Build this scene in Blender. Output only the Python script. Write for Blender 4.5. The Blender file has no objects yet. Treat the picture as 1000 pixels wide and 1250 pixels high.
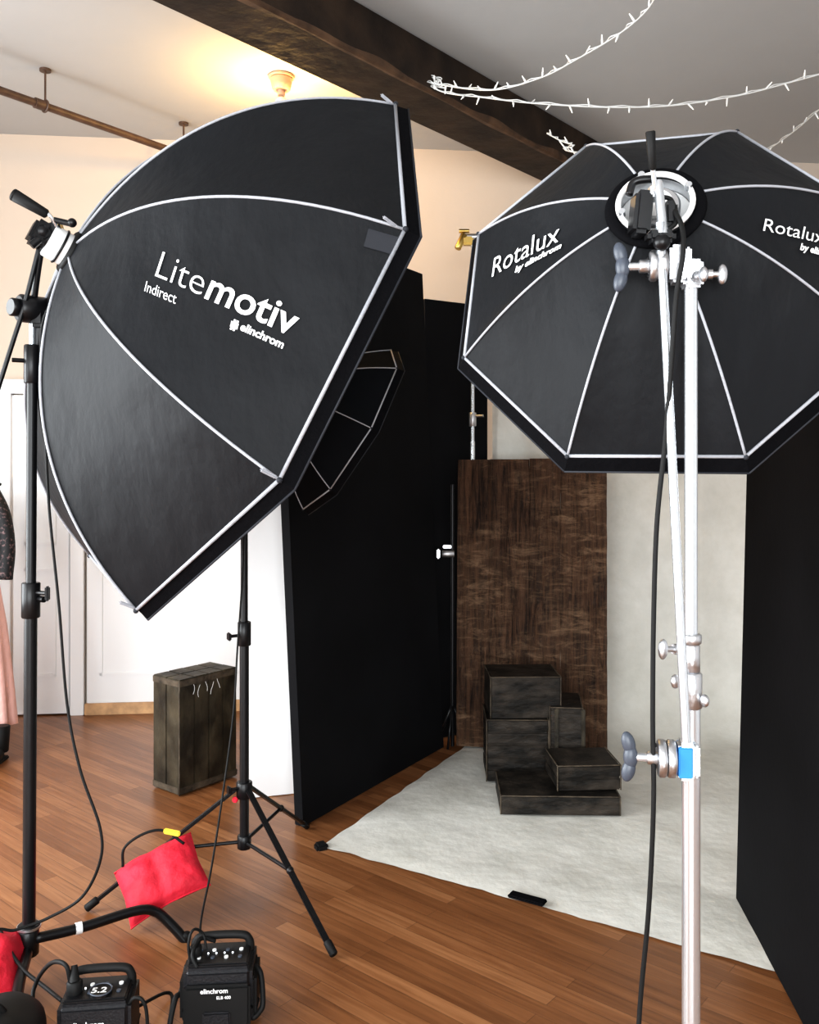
import bpy, bmesh, math, random
from mathutils import Vector, Matrix, noise
from mathutils.bvhtree import BVHTree
random.seed(4)
F=1077.0; EYE=Vector((0,0,1.6))
def S(u,v,y):            # surveyed bearing (u,v) + distance y -> world position
    return Vector(((u-500)/F*y, y, 1.6-(v-570)/F*y))
scene=bpy.context.scene
# ------------------------------------------------------------------ materials
def mat(name,col,rough=.6,metal=0,bump=0,bscale=30,var=0,vscale=6,spec=.5,emit=0,sheen=0,stretch=(1,1,1),col2=None,coords='Object',bdist=.02,lo=.32,hi=.68):
    m=bpy.data.materials.new(name); m.use_nodes=True
    nt=m.node_tree; b=nt.nodes['Principled BSDF']
    b.inputs['Base Color'].default_value=(*col,1); b.inputs['Roughness'].default_value=rough
    b.inputs['Metallic'].default_value=metal
    b.inputs['Specular IOR Level'].default_value=spec
    if sheen: b.inputs['Sheen Weight'].default_value=sheen
    if emit:
        b.inputs['Emission Color'].default_value=(*col,1); b.inputs['Emission Strength'].default_value=emit
    tc=nt.nodes.new('ShaderNodeTexCoord'); mp=nt.nodes.new('ShaderNodeMapping')
    mp.inputs['Scale'].default_value=stretch
    nt.links.new(tc.outputs[coords],mp.inputs[0])
    n=nt.nodes.new('ShaderNodeTexNoise'); n.inputs['Scale'].default_value=vscale; n.inputs['Detail'].default_value=6
    nt.links.new(mp.outputs[0],n.inputs['Vector'])
    if var or col2:
        r=nt.nodes.new('ShaderNodeValToRGB')
        c2=col2 if col2 else tuple(min(1,c*(1+var)) for c in col)
        c1=col if col2 else tuple(c*(1-var) for c in col)
        r.color_ramp.elements[0].position=lo; r.color_ramp.elements[1].position=hi
        r.color_ramp.elements[0].color=(*c1,1); r.color_ramp.elements[1].color=(*c2,1)
        nt.links.new(n.outputs['Fac'],r.inputs[0]); nt.links.new(r.outputs[0],b.inputs['Base Color'])
    if bump:
        n2=nt.nodes.new('ShaderNodeTexNoise'); n2.inputs['Scale'].default_value=bscale; n2.inputs['Detail'].default_value=5
        nt.links.new(mp.outputs[0],n2.inputs['Vector'])
        bp=nt.nodes.new('ShaderNodeBump'); bp.inputs['Strength'].default_value=bump; bp.inputs['Distance'].default_value=bdist
        nt.links.new(n2.outputs['Fac'],bp.inputs['Height']); nt.links.new(bp.outputs[0],b.inputs['Normal'])
    return m
M={}
M['fabric']=mat('black_softbox_fabric',(.009,.0098,.0115),.58,bump=.42,bscale=11,var=.15,vscale=3,spec=.17,stretch=(1,1,.6))
M['fabric2']=mat('black_softbox_fabric_matte',(.009,.0098,.0115),.9,bump=.3,bscale=11,spec=.015)
M['lip']=mat('black_matte_fabric',(.005,.005,.006),.85,bump=.2,bscale=60,spec=.05)
M['piping']=mat('reflective_grey_piping',(.36,.37,.40),.5,bump=.2,bscale=80)
M['piping2']=mat('dark_grey_piping',(.028,.03,.036),.6,spec=.2)
M['print']=mat('white_print',(.85,.85,.85),.6)
M['diff']=mat('white_diffuser',(.85,.85,.85),.8)
M['black']=mat('black_powdercoat',(.006,.006,.007),.35,spec=.35)
M['rubber']=mat('black_rubber',(.008,.008,.008),.6,spec=.25)
M['plastic']=mat('black_plastic',(.011,.011,.013),.45,bump=.15,bscale=150,spec=.35)
M['chrome']=mat('chrome',(.70,.735,.77),.24,.82)
M['cast']=mat('cast_aluminium',(.60,.61,.63),.38,1,bump=.1,bscale=120)
M['brass']=mat('brass',(.55,.38,.12),.3,1)
M['greyplastic']=mat('dark_grey_handle',(.055,.065,.085),.4)
M['foam_b']=mat('black_foamboard',(.0075,.0075,.0085),.85,var=.25,vscale=2,bump=.05,bscale=40,spec=.12)
M['foam_w']=mat('white_foamboard',(.84,.84,.84),.7)
M['red']=mat('red_canvas',(.62,.012,.035),.75,bump=.6,bscale=18,var=.2,vscale=9)
M['blue']=mat('blue_tape',(.02,.22,.62),.6)
M['yellow']=mat('yellow_tag',(.75,.55,.05),.6)
M['white']=mat('white_enamel',(.78,.78,.77),.35)
M['led']=mat('white_led',(.9,.95,1.),.4,emit=1.5)
M['crate']=mat('black_weathered_wood',(.008,.0065,.005),.6,bump=.5,bscale=13,col2=(.055,.043,.033),vscale=8,spec=.25,stretch=(1,1,2.2),lo=.4,hi=.78)
M['edge']=mat('rubbed_wood_edge',(.035,.028,.021),.6,bump=.4,bscale=30,col2=(.11,.085,.06),vscale=14,spec=.25)
M['trunk']=mat('weathered_olive_wood',(.018,.014,.009),.55,bump=.5,bscale=16,col2=(.085,.068,.042),vscale=7,stretch=(1,1,.7),spec=.3,lo=.38,hi=.75)
M['beam']=mat('dark_timber',(.011,.007,.005),.65,bump=.5,bscale=10,col2=(.038,.023,.014),vscale=5,spec=.3)
M['beamworn']=mat('worn_timber',(.04,.02,.010),.7,bump=.6,bscale=10,col2=(.12,.065,.033),vscale=9)
M['ceil']=mat('ceiling_paint',(.45,.447,.44),.9,bump=.12,bscale=6,var=.03,vscale=1)
M['wall']=mat('warm_lit_wall_paint',(.565,.475,.395),.85,bump=.1,bscale=10,var=.03,vscale=1)  # white back wall, with warm lamp light tinted into its base colour
M['wall2']=mat('grey_wall_paint',(.60,.60,.60),.85,bump=.1,bscale=10,var=.03,vscale=1)
M['door']=mat('white_door_paint',(.79,.79,.79),.5)
M['base']=mat('oak_trim',(.50,.30,.15),.5,var=.2,vscale=20)
M['pipe']=mat('painted_pipe',(.08,.045,.03),.5,var=.3,vscale=20)
M['lampcup']=mat('lamp_porcelain',(.55,.34,.24),.4)
M['pink']=mat('pink_tulle',(.80,.48,.43),.8,bump=.3,bscale=30)
M['lace']=mat('floral_black_cloth',(.004,.004,.005),.7,col2=(.22,.13,.13),vscale=55,lo=.54,hi=.74)
M['wire']=mat('white_wire',(.66,.66,.64),.5)
M['bulb']=mat('mini_bulb',(.95,.93,.88),.2,emit=.2)

def wood_floor():
    m=bpy.data.materials.new('hardwood_floor'); m.use_nodes=True; nt=m.node_tree; b=nt.nodes['Principled BSDF']
    N=nt.nodes.new; L=nt.links.new
    tc=N('ShaderNodeTexCoord'); mp=N('ShaderNodeMapping'); mp.inputs['Rotation'].default_value=(0,0,math.radians(40.3))
    L(tc.outputs['Object'],mp.inputs[0])
    br=N('ShaderNodeTexBrick'); br.inputs['Scale'].default_value=1; br.inputs['Brick Width'].default_value=.95
    br.inputs['Row Height'].default_value=.058; br.inputs['Mortar Size'].default_value=.0011; br.inputs['Mortar Smooth'].default_value=.3
    br.offset=.37; br.inputs['Bias'].default_value=0
    br.inputs['Color1'].default_value=(.0,.0,.0,1); br.inputs['Color2'].default_value=(1,1,1,1); br.inputs['Mortar'].default_value=(.5,.5,.5,1)
    L(mp.outputs[0],br.inputs[0])
    mp2=N('ShaderNodeMapping'); mp2.inputs['Scale'].default_value=(2.2,38,1); L(mp.outputs[0],mp2.inputs[0])
    no=N('ShaderNodeTexNoise'); no.inputs['Scale'].default_value=1.6; no.inputs['Detail'].default_value=8; no.inputs['Distortion'].default_value=.6
    L(mp2.outputs[0],no.inputs['Vector'])
    mx=N('ShaderNodeMix'); mx.data_type='FLOAT'; mx.inputs[0].default_value=.34
    L(no.outputs['Fac'],mx.inputs[2]); L(br.outputs['Color'],mx.inputs[3])
    r=N('ShaderNodeValToRGB'); e=r.color_ramp.elements
    e[0].position=.15; e[0].color=(.125,.048,.018,1); e[1].position=.85; e[1].color=(.39,.185,.082,1)
    k=e.new(.5); k.color=(.235,.097,.038,1)
    L(mx.outputs[0],r.inputs[0])
    m2=N('ShaderNodeMix'); m2.data_type='RGBA'; m2.inputs[7].default_value=(.04,.017,.008,1)
    mm=N('ShaderNodeMath'); mm.operation='MULTIPLY'; mm.inputs[1].default_value=.65
    L(br.outputs['Fac'],mm.inputs[0]); L(mm.outputs[0],m2.inputs[0]); L(r.outputs[0],m2.inputs[6])
    L(m2.outputs[2],b.inputs['Base Color'])
    b.inputs['Roughness'].default_value=.33; b.inputs['Specular IOR Level'].default_value=.45
    bp=N('ShaderNodeBump'); bp.inputs['Strength'].default_value=.25; bp.inputs['Distance'].default_value=.002; bp.invert=True
    L(br.outputs['Fac'],bp.inputs['Height']); L(bp.outputs[0],b.inputs['Normal'])
    return m
M['floor']=wood_floor()

def canvas_mat():
    m=bpy.data.materials.new('painted_canvas'); m.use_nodes=True; nt=m.node_tree; b=nt.nodes['Principled BSDF']
    N=nt.nodes.new; L=nt.links.new
    tc=N('ShaderNodeTexCoord')
    n1=N('ShaderNodeTexNoise'); n1.inputs['Scale'].default_value=3.5; n1.inputs['Detail'].default_value=9; n1.inputs['Roughness'].default_value=.65
    L(tc.outputs['Object'],n1.inputs['Vector'])
    r=N('ShaderNodeValToRGB'); e=r.color_ramp.elements
    e[0].position=.3; e[0].color=(.60,.585,.525,1); e[1].position=.7; e[1].color=(.77,.755,.70,1)
    L(n1.outputs['Fac'],r.inputs[0]); L(r.outputs[0],b.inputs['Base Color'])
    b.inputs['Roughness'].default_value=.85
    n2=N('ShaderNodeTexNoise'); n2.inputs['Scale'].default_value=5; n2.inputs['Detail'].default_value=6; L(tc.outputs['Object'],n2.inputs['Vector'])
    bp=N('ShaderNodeBump'); bp.inputs['Strength'].default_value=.5; bp.inputs['Distance'].default_value=.03
    L(n2.outputs['Fac'],bp.inputs['Height']); L(bp.outputs[0],b.inputs['Normal'])
    return m
M['canvas']=canvas_mat()

def board_mat():
    m=bpy.data.materials.new('barn_wood'); m.use_nodes=True; nt=m.node_tree; b=nt.nodes['Principled BSDF']
    N=nt.nodes.new; L=nt.links.new
    tc=N('ShaderNodeTexCoord')
    def nz(scale,sv,det,ro,dist,lo,hi):
        mp=N('ShaderNodeMapping'); mp.inputs['Scale'].default_value=sv; L(tc.outputs['Object'],mp.inputs[0])
        n=N('ShaderNodeTexNoise'); n.inputs['Scale'].default_value=scale; n.inputs['Detail'].default_value=det; n.inputs['Roughness'].default_value=ro; n.inputs['Distortion'].default_value=dist
        L(mp.outputs[0],n.inputs['Vector'])
        r=N('ShaderNodeMapRange'); r.inputs[1].default_value=lo; r.inputs[2].default_value=hi; L(n.outputs['Fac'],r.inputs[0]); return n,r
    def mixc(f,a,bb):
        x=N('ShaderNodeMix'); x.data_type='RGBA'
        L(f,x.inputs[0])
        for s_,v_ in ((6,a),(7,bb)):
            if isinstance(v_,tuple): x.inputs[s_].default_value=(*v_,1)
            else: L(v_,x.inputs[s_])
        return x.outputs[2]
    g,gr=nz(1.6,(24,24,1.0),10,.75,1.2,.40,.62)
    w,wr=nz(1.0,(7,7,24),10,.75,.6,.48,.66)
    p,pr=nz(1.0,(3,3,2.0),6,.6,.4,.42,.60)
    c=mixc(gr.outputs[0],(.012,.006,.004),(.125,.062,.034))
    mul=N('ShaderNodeMath'); mul.operation='MULTIPLY'; L(wr.outputs[0],mul.inputs[0]); L(pr.outputs[0],mul.inputs[1])
    c=mixc(mul.outputs[0],c,(.34,.215,.13))
    mul2=N('ShaderNodeMath'); mul2.operation='MULTIPLY'; mul2.inputs[1].default_value=.3; L(pr.outputs[0],mul2.inputs[0])
    c=mixc(mul2.outputs[0],c,(.16,.09,.052))
    L(c,b.inputs['Base Color']); b.inputs['Roughness'].default_value=.5; b.inputs['Specular IOR Level'].default_value=.35
    ad=N('ShaderNodeMath'); ad.operation='ADD'; L(g.outputs['Fac'],ad.inputs[0]); L(w.outputs['Fac'],ad.inputs[1])
    bp=N('ShaderNodeBump'); bp.inputs['Strength'].default_value=1.0; bp.inputs['Distance'].default_value=.016
    L(ad.outputs[0],bp.inputs['Height']); L(bp.outputs[0],b.inputs['Normal'])
    return m
M['board']=board_mat()

# ------------------------------------------------------------------ mesh builder
def frame(z):
    z=z.normalized(); x=Vector((0,0,1)).cross(z)
    if x.length<1e-3: x=Vector((1,0,0))
    x.normalize(); return x,z.cross(x),z
def smoothpath(pts,sub=8):
    pts=[Vector(p) for p in pts]
    if len(pts)<3: return pts
    P=[2*pts[0]-pts[1]]+pts+[2*pts[-1]-pts[-2]]; out=[]
    for i in range(1,len(P)-2):
        a,b,c,d=P[i-1:i+3]
        for k in range(sub):
            t=k/sub
            out.append(.5*((2*b)+(c-a)*t+(2*a-5*b+4*c-d)*t*t+(3*b-a-3*c+d)*t**3))
    out.append(pts[-1]); return out
class Bd:
    def __init__(s,name): s.name=name; s.v=[]; s.f=[]; s.m=[]; s.sm=[]; s.ml=[]
    def mi(s,k):
        if k not in s.ml: s.ml.append(k)
        return s.ml.index(k)
    def add(s,vs,fs,k,smooth=False):
        o=len(s.v); s.v+=[Vector(p) for p in vs]; i=s.mi(k)
        for f in fs: s.f.append([o+a for a in f]); s.m.append(i); s.sm.append(smooth)
    def box(s,c,size,k,R=None,bev=.004,seg=2):
        bm=bmesh.new(); bmesh.ops.create_cube(bm,size=1)
        for v in bm.verts: v.co=Vector((v.co.x*size[0],v.co.y*size[1],v.co.z*size[2]))
        if bev: bmesh.ops.bevel(bm,geom=bm.edges[:],offset=min(bev,min(size)*.45),segments=seg,affect='EDGES')
        R=R if R is not None else Matrix.Identity(3)
        vs=[R@v.co+Vector(c) for v in bm.verts]; bm.verts.index_update()
        s.add(vs,[[v.index for v in f.verts] for f in bm.faces],k); bm.free()
    def cyl(s,a,b,r,k,r2=None,n=20,cap=True,bev=0):
        a,b=Vector(a),Vector(b); x,y,z=frame(b-a); r2=r if r2 is None else r2
        prof=[(0,r),(1,r2)]
        L=(b-a).length
        if bev: prof=[(0,r-bev),(bev/L,r),(1-bev/L,r2),(1,r2-bev)]
        vs=[];fs=[]
        for t,rr in prof:
            for i in range(n):
                an=2*math.pi*i/n; vs.append(a+(b-a)*t+(x*math.cos(an)+y*math.sin(an))*rr)
        for j in range(len(prof)-1):
            for i in range(n): fs.append([j*n+i,j*n+(i+1)%n,(j+1)*n+(i+1)%n,(j+1)*n+i])
        s.add(vs,fs,k,True)
        if cap: s.add(vs[:n],[list(range(n))[::-1]],k); s.add(vs[-n:],[list(range(n))],k)
    def tube(s,pts,r,k,n=8,sub=8,smooth=True):
        P=smoothpath(pts,sub) if smooth else [Vector(p) for p in pts]
        vs=[];fs=[]; x=None
        for i,p in enumerate(P):
            d=(P[min(i+1,len(P)-1)]-P[max(i-1,0)]).normalized()
            if x is None: x,_,_=frame(d)
            x=(x-d*x.dot(d)).normalized(); y=d.cross(x)
            for j in range(n):
                an=2*math.pi*j/n; vs.append(p+(x*math.cos(an)+y*math.sin(an))*r)
        for i in range(len(P)-1):
            for j in range(n): fs.append([i*n+j,i*n+(j+1)%n,(i+1)*n+(j+1)%n,(i+1)*n+j])
        fs.append(list(range(n))[::-1]); fs.append([len(vs)-n+j for j in range(n)])
        s.add(vs,fs,k,True)
    def ball(s,c,r,k,n=12,scale=(1,1,1),R=None):
        vs=[];fs=[]; R=R if R is not None else Matrix.Identity(3)
        for i in range(n+1):
            th=math.pi*i/n
            for j in range(n*2):
                ph=math.pi*j/n
                vs.append(Vector(c)+R@Vector((r*scale[0]*math.sin(th)*math.cos(ph),r*scale[1]*math.sin(th)*math.sin(ph),r*scale[2]*math.cos(th))))
        for i in range(n):
            for j in range(2*n): fs.append([i*2*n+j,(i+1)*2*n+j,(i+1)*2*n+(j+1)%(2*n),i*2*n+(j+1)%(2*n)])
        s.add(vs,fs,k,True)
    def ring(s,c,ax,R,r,k,n=40,m=10,sx=1):
        x,y,z=frame(Vector(ax)); vs=[];fs=[]
        for i in range(n):
            a=2*math.pi*i/n; d=x*math.cos(a)+y*math.sin(a)
            for j in range(m):
                b=2*math.pi*j/m; vs.append(Vector(c)+d*(R+r*math.cos(b))+z*(r*sx*math.sin(b)))
        for i in range(n):
            for j in range(m): fs.append([i*m+j,((i+1)%n)*m+j,((i+1)%n)*m+(j+1)%m,i*m+(j+1)%m])
        s.add(vs,fs,k,True)
    def quad(s,ps,k): s.add(ps,[list(range(len(ps)))],k)
    def done(s):
        me=bpy.data.meshes.new(s.name); me.from_pydata([tuple(v) for v in s.v],[],s.f)
        for k in s.ml: me.materials.append(M[k])
        for p,i,q in zip(me.polygons,s.m,s.sm): p.material_index=i; p.use_smooth=q
        me.validate(); me.update()
        o=bpy.data.objects.new(s.name,me); scene.collection.objects.link(o)
        xs=[v.co for v in me.vertices]
        c=Vector((sum(v.x for v in xs)/len(xs),sum(v.y for v in xs)/len(xs),min(v.z for v in xs)))
        me.transform(Matrix.Translation(-c)); o.location=c
        return o
def Rz(a): return Matrix.Rotation(a,3,'Z')
def axes(x,y,z): return Matrix((x,y,z)).transposed()

# ------------------------------------------------------------------ room
CZ=3.75
def wy(x): return 5.95+.1*x
b=Bd('floor'); b.box((0,1.6,-.05),(8.4,10.2,.1),'floor',bev=0); b.done()
b=Bd('ceiling'); b.box((0,1.6,CZ+.05),(8.4,10.2,.1),'ceil',bev=0); b.done()
ang=math.atan(.1)
b=Bd('wall_back'); b.box((0,5.95+.06,CZ/2),(8.6,.1,CZ),'wall',Rz(ang),bev=0); b.done()
b=Bd('wall_right'); b.box((3.6,1.6,CZ/2),(.1,9.2,CZ),'wall2',bev=0); b.done()
def window_wall(name,plane,lo,hi,openings,z0,z1,fixed,axis):
    b=Bd(name)
    def bx(a0,a1,zz0,zz1):
        c=((a0+a1)/2,(zz0+zz1)/2); sz=(a1-a0,zz1-zz0)
        if axis=='y': b.box((fixed,c[0],c[1]),(.12,sz[0],sz[1]),'wall2',bev=0)
        else: b.box((c[0],fixed,c[1]),(sz[0],.12,sz[1]),'wall2',bev=0)
    bx(lo,hi,0,z0); bx(lo,hi,z1,CZ)
    e=lo
    for o0,o1 in openings: bx(e,o0,z0,z1); e=o1
    bx(e,hi,z0,z1); b.done()
    for i,(o0,o1) in enumerate(openings):
        w=Bd('window_%d'%(plane+i))
        def fr(a0,a1,zz0,zz1):
            c=((a0+a1)/2,(zz0+zz1)/2); sz=(a1-a0,zz1-zz0)
            if axis=='y': w.box((fixed,c[0],c[1]),(.08,sz[0],sz[1]),'door')
            else: w.box((c[0],fixed,c[1]),(sz[0],.08,sz[1]),'door')
        fr(o0,o0+.06,z0,z1);fr(o1-.06,o1,z0,z1);fr(o0,o1,z0,z0+.06);fr(o0,o1,z1-.06,z1);fr(o0,o1,(z0+z1)/2-.03,(z0+z1)/2+.03)
        fr((o0+o1)/2-.015,(o0+o1)/2+.015,z0,z1); w.done()
window_wall('wall_left',1,-3.2,5.6,[(-.8,1.0),(1.6,3.4)],.5,3.1,-4.0,'y')
window_wall('wall_front',3,-3.95,3.6,[(-3,-1),(-.6,1.4)],.5,3.1,-3.1,'x')

# timber ceiling beam
b=Bd('ceiling_beam'); d=Vector((.647,.762,0)); nrm=Vector((-.762,.647,0))
A=Vector((-.245,4.06,CZ-.125))+nrm*.16
Rb=axes(d,nrm,Vector((0,0,1)))
ln=7.6; t1=2.55
b.box(A+d*(t1-ln/2),(ln,.32,.25),'beam',Rb,bev=.012)
vs=[];fs=[]; n_=70
for i in range(n_+1):
    t=-1.0+i/n_*2.9; w=.006+.030*max(0,noise.noise(Vector((t*2.3,3,1)))+.25); h_=.006+.030*max(0,noise.noise(Vector((t*3.1,7,1)))+.25)
    e_=A+d*t-nrm*.16+Vector((0,0,-.125))
    vs+=[e_-nrm*.001+Vector((0,0,h_+.012)),e_-nrm*.0015+Vector((0,0,.008)),e_+nrm*.010+Vector((0,0,-.0015)),e_+nrm*(w+.012)+Vector((0,0,-.001))]
for i in range(n_):
    for j in range(3): a=i*4+j; fs.append([a,a+1,a+5,a+4])
b.add(vs,fs,'beamworn')
b.done()

# door and trims on back wall
wd=Vector((1,.1,0)).normalized(); wn=Vector((.1,-1,0)).normalized()
Rw=axes(wd,-wn,Vector((0,0,1)))
def wallbox(b,x0,x1,z0,z1,off,th,k,bev=.004):
    c=Vector(((x0+x1)/2,wy((x0+x1)/2),(z0+z1)/2))+wn*(off+th/2)
    b.box(c,((x1-x0)*1.005,th,z1-z0),k,Rw,bev=bev)
b=Bd('door_1')
for x0,x1 in ((-2.56,-2.20),(-2.09,-1.03)):
    wallbox(b,x0,x1,.01,2.06,.01,.03,'door')
    for z0,z1 in ((.25,.95),(1.1,1.95)):
        for (p0,p1,q0,q1) in ((x0+.08,x1-.08,z0,z0+.02),(x0+.08,x1-.08,z1-.02,z1),(x0+.08,x0+.1,z0,z1),(x1-.1,x1-.08,z0,z1)):
            wallbox(b,p0,p1,q0,q1,.04,.008,'door',.002)
b.done()
b=Bd('trim_1')
for x0 in (-2.64,-2.19,-1.02): wallbox(b,x0,x0+.085,0,2.12,.01,.05,'door')
wallbox(b,-2.64,-.935,2.07,2.16,.01,.055,'door'); b.done()
b=Bd('baseboard_back'); wallbox(b,-2.10,-1.03,0.0,.075,.045,.018,'base'); wallbox(b,-.92,3.5,0,.1,.01,.02,'base'); b.done()

# sprinkler pipe
b=Bd('sprinkler_pipe')
p0=Vector((-1.97,4.77,3.55)); pd=Vector((.60,.80,0))
b.cyl(p0-pd*2.6,p0+pd*1.35,.021,'pipe')
for t in (0,-1.6,.93):
    q=p0+pd*t
    b.cyl(q+Vector((0,0,.02)),q+Vector((0,0,.2)),.006,'pipe',n=8)
    b.ring(q,pd,.03,.006,'pipe'); b.cyl(q+Vector((0,0,.188)),q+Vector((0,0,.2)),.03,'pipe')
    b.cyl(q-pd*.06,q+pd*.0,.028,'pipe')
b.done()

# ceiling lamp
b=Bd('ceiling_lamp'); c=Vector((-.705,4.85,0))
b.cyl(c+Vector((0,0,3.748)),c+Vector((0,0,3.735)),.072,'lampcup',bev=.004)
b.cyl(c+Vector((0,0,3.735)),c+Vector((0,0,3.67)),.062,'lampcup',r2=.05,bev=.006)
b.cyl(c+Vector((0,0,3.67)),c+Vector((0,0,3.64)),.02,'lampcup')
b.ball(c+Vector((0,0,3.60)),.034,'wire'); b.done()

# string lights
b=Bd('string_lights')
def strand(pts,n):
    P=smoothpath(pts,14)
    b.tube(P,.0032,'wire',n=6,smooth=False); b.tube([p+Vector((.008*math.sin(i*.9),.008*math.cos(i*.9),.006)) for i,p in enumerate(P)],.0028,'wire',n=6,smooth=False)
    L=[0]
    for a,c in zip(P,P[1:]): L.append(L[-1]+(c-a).length)
    for i in range(n):
        t=(i+.5)/n*L[-1]; j=max(k for k in range(len(L)) if L[k]<=t); j=min(j,len(P)-2)
        p=P[j].lerp(P[j+1],(t-L[j])/max(1e-6,L[j+1]-L[j]))
        dr=Vector((random.uniform(-.6,.6),random.uniform(-.6,.6),random.choice((-1,-.7,.7,.9)))).normalized()
        b.cyl(p,p+dr*.020,.005,'wire',n=8); b.cyl(p+dr*.020,p+dr*.038,.0036,'bulb',r2=.002,n=8)
strand([S(508,95,4.5),S(535,103,4.4),S(600,110,4.1),S(660,95,3.9),S(705,72,3.7),S(755,42,3.5),S(790,12,3.35),S(812,-25,3.2)],18)
strand([S(508,93,4.5),S(540,112,4.45),S(590,119,4.3),S(650,126,4.2),S(740,131,4.1),S(820,129,4.1),S(900,117,4.1),S(960,102,4.1),S(1040,80,4.1)],24)
strand([S(508,96,4.5),S(520,104,4.5),S(538,98,4.45),S(522,94,4.5),S(512,101,4.5),S(545,108,4.45)],10)
strand([S(1050,95,4.4),S(1005,130,4.6),S(970,160,4.9),S(935,185,5.2)],7)
strand([S(668,163,4.55),S(685,172,4.5),S(700,178,4.45),S(690,183,4.5),S(720,190,4.4),S(760,200,4.4)],10)
b.cyl(S(508,95,4.5),S(504,88,4.52),.01,'wire')
b.done()

# ------------------------------------------------------------------ softboxes
def softbox(C,n,roll,sgn,R,D,prof,lip,pip,hubr,sag=.02,liprad=1.03,fab='fabric'):
    C=Vector(C); n=Vector(n).normalized(); u=n.cross(Vector((0,0,1))).normalized(); v=u.cross(n); H=C-n*D
    b=Bd('octagonal_softbox'); NS=30;NT=14
    (a1,r1)=prof
    def rp(s):
        A0,R0=0,hubr; A1,R1=a1*D,r1*R; A2,R2=D,R
        return ((1-s)**2*A0+2*s*(1-s)*A1+s*s*A2,(1-s)**2*R0+2*s*(1-s)*R1+s*s*R2)
    E=[u*math.cos(roll+sgn*k*math.pi/4)+v*math.sin(roll+sgn*k*math.pi/4) for k in range(8)]
    vs=[];fs=[]
    for k in range(8):
        e0,e1=E[k],E[(k+1)%8]; o=len(vs)
        for i in range(NS+1):
            a,r=rp(i/NS)
            for j in range(NT+1):
                t=j/NT; p=H+n*a+(e0.lerp(e1,t))*r
                sg=sag*R*math.sin(math.pi*t)*math.sin(math.pi*min(1,i/NS))
                # tension folds running off the ribs
                fold=.0028*R*math.sin(i*1.25+k*2+6*t)*math.exp(-min(t,1-t)/.12)*min(t,1-t)*14
                wr=.0045*R*noise.noise(p*8)*min(1,4*t*(1-t)*2)+fold*math.sin(math.pi*i/NS)
                p=p-(e0+e1).normalized()*(sg-wr)+n*sg*.5
                vs.append(p)
        for i in range(NS):
            for j in range(NT):
                a=o+i*(NT+1)+j; fs.append([a,a+1,a+NT+2,a+NT+1])
    b.add(vs,fs,fab,True)
    bvh=BVHTree.FromPolygons(vs,fs)
    Rm=[H+n*D+e*R for e in E]; Lp=[C+n*lip+e*R*liprad for e in E]; Li=[C+n*lip+e*(R*liprad-.012) for e in E]; Lb=[C+n*.01+e*(R*.985) for e in E]
    for k in range(8):
        q=(k+1)%8
        b.quad([Rm[k],Rm[q],Lp[q],Lp[k]],'lip'); b.quad([Lp[k],Lp[q],Li[q],Li[k]],'lip'); b.quad([Li[k],Li[q],Lb[q],Lb[k]],'lip')
    b.add(Lb,[list(range(8))],'diff')
    for k in range(8):
        q=(k+1)%8
        b.tube([Rm[k]+(E[k])*pip*.6,Rm[q]+(E[q])*pip*.6],pip,'piping',smooth=False)
        b.tube([Lp[k],Lp[q]],pip*.6,'piping2',smooth=False)
        pts=[]
        for i in range(25):
            a,r=rp(i/24); pts.append(H+n*a+E[k]*(r+pip*.4)-n*pip*.3)
        b.tube(pts,pip*.75,'piping',smooth=False,n=8)
        b.ball(Rm[k]+E[k]*pip,pip*1.5,'piping2',n=6)
    return b,bvh,C,n,u,v,H,E,rp
def ray(bvh,px,py):
    d=(S(px,py,1)-EYE).normalized(); r=bvh.ray_cast(EYE,d); return r[0]
def lettering(b,bvh,txt,o,e,up,bold=0,k='print',off=.004):
    cu=bpy.data.curves.new('t','FONT'); cu.body=txt; cu.size=1; cu.offset=bold; cu.resolution_u=4
    ob=bpy.data.objects.new('t',cu); scene.collection.objects.link(ob); bpy.context.view_layer.update()
    me=bpy.data.meshes.new_from_object(ob.evaluated_get(bpy.context.evaluated_depsgraph_get()))
    bm=bmesh.new(); bm.from_mesh(me); bmesh.ops.triangulate(bm,faces=bm.faces[:])
    xs=[v.co.x for v in bm.verts]; ys=[v.co.y for v in bm.verts]
    x0,x1,y1=min(xs),max(xs),max(ys)
    O=ray(bvh,*o); X=ray(bvh,*e); U=ray(bvh,o[0]+up[0],o[1]+up[1])
    if O and X and U:
        vs=[]
        for v in bm.verts:
            P=O+(X-O)*((v.co.x-x0)/(x1-x0))+(U-O)*(v.co.y/y1)
            loc,nn,_,_=bvh.find_nearest(P)
            if nn.dot(EYE-loc)<0: nn=-nn
            vs.append(loc+nn*off)
        bm.verts.index_update()
        b.add(vs,[[v.index for v in f.verts] for f in bm.faces],k)
    bm.free(); bpy.data.objects.remove(ob)

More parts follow.
